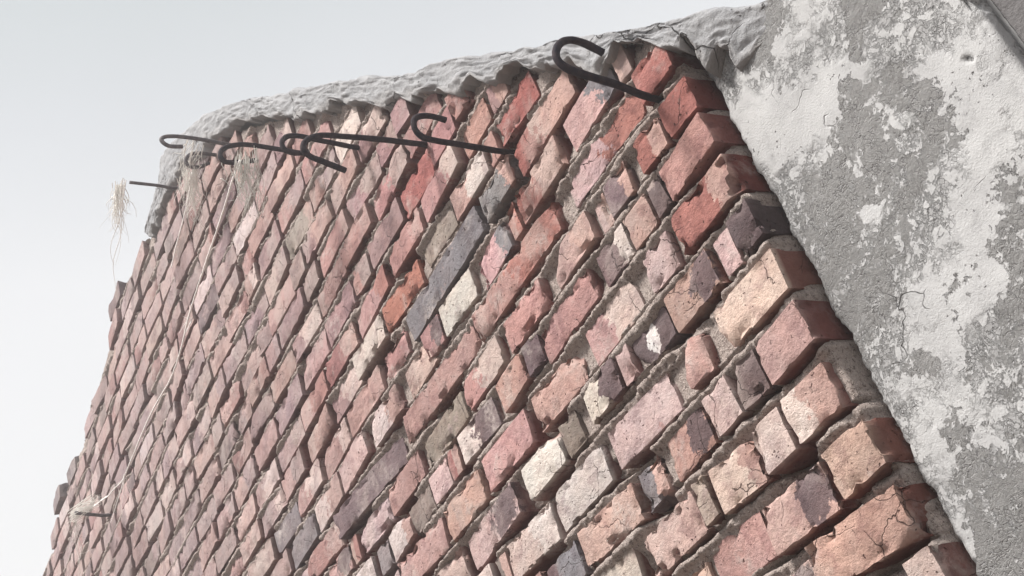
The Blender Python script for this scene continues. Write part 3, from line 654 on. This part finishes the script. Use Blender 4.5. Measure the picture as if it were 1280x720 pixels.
# ------------------------------------------------------------------ rebar hooks standing out of the wall
HK = [
 (-.862, .0052, [(1.0, 1.033), (.948, 1.047), (.894, 1.060), (.879, 1.070), (.873, 1.084), (.878, 1.100), (.890, 1.114), (.908, 1.123), (.927, 1.124), (.941, 1.118), (.953, 1.107)], 'thick black steel hook standing out nearest the column, curl open to the sky'),
 (-1.179, .0048, [(1.0, 1.235), (.934, 1.240), (.888, 1.245), (.869, 1.250), (.859, 1.260), (.858, 1.274), (.864, 1.286), (.875, 1.294), (.889, 1.298), (.905, 1.295), (.918, 1.290)], 'black steel hook with an upturned curl, second from the column'),
 (-1.360, .0050, [(1.0, 1.421), (.91, 1.424), (.852, 1.423), (.814, 1.420), (.789, 1.410), (.773, 1.396), (.769, 1.381), (.778, 1.369), (.797, 1.359), (.832, 1.342)], 'long black steel hook whose curl turns down with a straight slanting end'),
 (-1.565, .0050, [(1.0, 1.609), (.955, 1.616), (.916, 1.620), (.885, 1.623), (.860, 1.619), (.846, 1.605), (.847, 1.587), (.864, 1.579), (.892, 1.583)], 'black steel hook bent back into a narrow loop, behind the slanting one'),
 (-1.758, .0050, [(1.0, 1.776), (.948, 1.780), (.890, 1.783), (.853, 1.780), (.821, 1.767), (.810, 1.748), (.816, 1.732), (.836, 1.730), (.884, 1.741)], 'dusty steel hook with a loop end and a grey rag hanging from it'),
 (-2.093, .0048, [(1.0, 2.119), (.942, 2.124), (.903, 2.126), (.866, 2.127), (.840, 2.124), (.830, 2.113), (.836, 2.099), (.849, 2.092), (.876, 2.096)], 'pale dusty steel hook with a closed loop seen against the sky at the top corner'),
 (-2.194, .0048, [(1.0, 2.180), (.955, 2.179), (.930, 2.169), (.920, 2.153), (.923, 2.138), (.938, 2.131), (.957, 2.136), (.976, 2.149)], 'short steel hook half hidden in pale wool under the top corner')]
for i, (x, r, pts, lab) in enumerate(HK):
    C0 = [(x, 1.09, pts[0][1]-(.09*.02))]+[(x+.0015*math.sin(j*1.3+i), p[0], p[1]) for j, p in enumerate(pts)]
    P = catmull(C0, 7); V, Fs = tube(P, r, 12, .0006, i)
    base = np.array([x*S, 1.0*S, pts[0][1]*S+Z0])
    link('rebar_hook', mesh('rebar_hook', W(V)-base, Fs), M_IRON if i < 5 else M_RUST, None, base, label=lab, category='hook', group='steel hooks along the raking top of the wall')
def rod(x, pts, lab, r):
    P = catmull([(x+.02, 1.08, pts[0][1])]+[(x, p[0], p[1]) for p in pts], 6); V, Fs = tube(P, r, 10, .0005, 3)
    base = np.array([x*S, S, pts[0][1]*S+Z0])
    link('iron_rod', mesh('iron_rod', W(V)-base, Fs), M_RUST, None, base, label=lab, category='rod')
rod(-2.473, [(1.0, 2.320), (.941, 2.324), (.872, 2.327)], 'thin straight iron rod past the top corner against the sky, wool on its tip', .0044)
rod(-3.550, [(1.0, 1.941), (.955, 1.946), (.905, 1.955)], 'thin iron rod wrapped in white fluff low on the far edge of the wall', .0055)
# ------------------------------------------------------------------ wool, rags and twine
def strands(p0, p1, n, spread0, spread1, r, seed, curl=.02, lenv=(.4, 1.0), steps=14):
    rs = np.random.default_rng(seed); parts = []; p0, p1 = np.array(p0), np.array(p1); d = p1-p0; Ln = np.linalg.norm(d)
    for s in range(n):
        a = p0+rs.normal(0, 1, 3)*spread0; f = rs.uniform(*lenv); e_ = rs.normal(0, 1, 3)*spread1; ph = rs.uniform(0, 6.28, 3)
        t_ = np.linspace(0, 1, steps)[:, None]
        P = a+d*f*t_+e_*t_**1.3+curl*Ln*np.sin(t_*rs.uniform(4, 13)+ph)*t_*rs.uniform(.2, 1.2)
        rr = r*rs.uniform(.5, 1.3)*(1-.6*t_[:, 0]); parts.append(tube(P, rr, 4, caps=False))
    return parts
def lump_geo(c, ax, seed, n=18, amp=.35):
    u = np.linspace(0, math.pi, n); v = np.linspace(0, 2*math.pi, 2*n, endpoint=False); U, Vv = np.meshgrid(u, v, indexing='ij')
    D = np.stack([np.sin(U)*np.cos(Vv), np.sin(U)*np.sin(Vv), np.cos(U)], -1)
    rr = 1+amp*fbm(D+seed, 2.5, 4, seed)+.15*fbm(D+seed, 9, 2, seed+3)
    P = (D*rr[..., None]*np.array(ax)+np.array(c)).reshape(-1, 3)
    i = np.arange(n*2*n).reshape(n, 2*n); j = np.roll(i, -1, 1)
    return P, [np.stack([i[:-1], i[1:], j[1:], j[:-1]], -1).reshape(-1, 4)]
def soft(name, parts, mat, base, label, cat):
    V, Fs = join(parts); base = np.array(base); b = np.array([base[0]*S, base[1]*S, base[2]*S+Z0])
    link(name, mesh(name, W(V)-b, Fs), mat, None, b, label=label, category=cat)
v = np.array
soft('wool_tuft', strands(W1, v(W1t)+v((.05, 0, .035)), 52, .008, .012, .0011, 1, .07, (.2, .7))+strands(v(W1)+v((.05, 0, -.02)), W1t, 3, .006, .008, .0011, 2, .05, (.85, 1.05), 22), M_WOOL, W1,
     'grey wool tuft blowing from the rod tip against the sky', 'wool')
soft('wool_clump', strands(v(W2)+v((0, 0, .01)), v(W2)+v((-.10, .02, -.085)), 64, .014, .012, .0010, 4, .11, (.3, 1.0))+strands(v(W2)+v((.05, 0, .03)), v(W2)+v((-.05, 0, .02)), 22, .012, .014, .0010, 14, .1), M_WOOL, W2,
     'pale wool clump draped over the short hook beneath the top corner', 'wool')
soft('hanging_rag', strands(v(W3)+v((-.01, .02, .03)), v(W3)+v((-.12, .05, -.06)), 46, .012, .010, .0010, 9, .10, (.3, 1.0)), M_WOOLG, W3,
     'grey frayed rag hanging from the dusty looped hook', 'rag')
soft('white_fluff', strands(W4, v(W4b)+v((.05, 0, .02)), 60, .011, .008, .0012, 15, .08)+strands(W4, v(W4)+v((-.10, .02, -.16)), 5, .008, .02, .0009, 17, .12), M_WOOL, W4,
     'white fluff wrapped round the low rod at the far edge of the wall', 'wool')
sp = catmull([v(p) for p in STRING], 10); sp = sp+np.stack([fbm(sp, 12, 2, 1), 0*sp[:, 0], fbm(sp, 12, 2, 2)], -1)*.004
tw = []
for h in (0, 1):
    t_ = np.arange(len(sp))*.9+h*math.pi; tw.append(tube(sp+np.stack([np.sin(t_)*.0012, np.cos(t_)*.0012, np.cos(t_)*.0012], -1), .0017, 5))
tw += strands(sp[60], sp[60]+v((-.05, 0, -.02)), 4, .004, .015, .0009, 21)
tw += strands(sp[-30], sp[-30]+v((-.06, 0, -.10)), 5, .004, .02, .0010, 23)
soft('twine', tw, M_STR, STRING[0], 'white twine stretched across the bricks from the ragged hook to the low rod', 'string')
st = catmull([v(p) for p in STRAND], 8)
soft('loose_thread', [tube(st, .0016, 5)], M_STR, STRAND[0], 'short loose white thread trailing from the wool clump over the bricks', 'thread')
# ------------------------------------------------------------------ haze
if .016 > 0:  # added air volume standing in for lens glare at the far left
    lo, hi = np.array([-14, -8, -1.0]), np.array([4, 6, 6.2])
    V = np.array([[(lo, hi)[(i >> a) & 1][a] for a in range(3)] for i in range(8)], float)
    hm = bpy.data.materials.new('glare_haze'); hm.use_nodes = True; t_ = hm.node_tree; t_.nodes.clear()
    ho = N(t_, 'ShaderNodeOutputMaterial'); hv = N(t_, 'ShaderNodeVolumePrincipled'); t_.links.new(hv.outputs[0], ho.inputs['Volume'])
    hv.inputs['Density'].default_value = .016; hv.inputs['Color'].default_value = (.93, .93, .965, 1); hv.inputs['Anisotropy'].default_value = .72
    link('glare_haze', mesh('glare_haze', V, np.array([[0, 2, 3, 1], [4, 5, 7, 6], [0, 1, 5, 4], [2, 6, 7, 3], [0, 4, 6, 2], [1, 3, 7, 5]]), smooth=False), hm, kind='stuff')
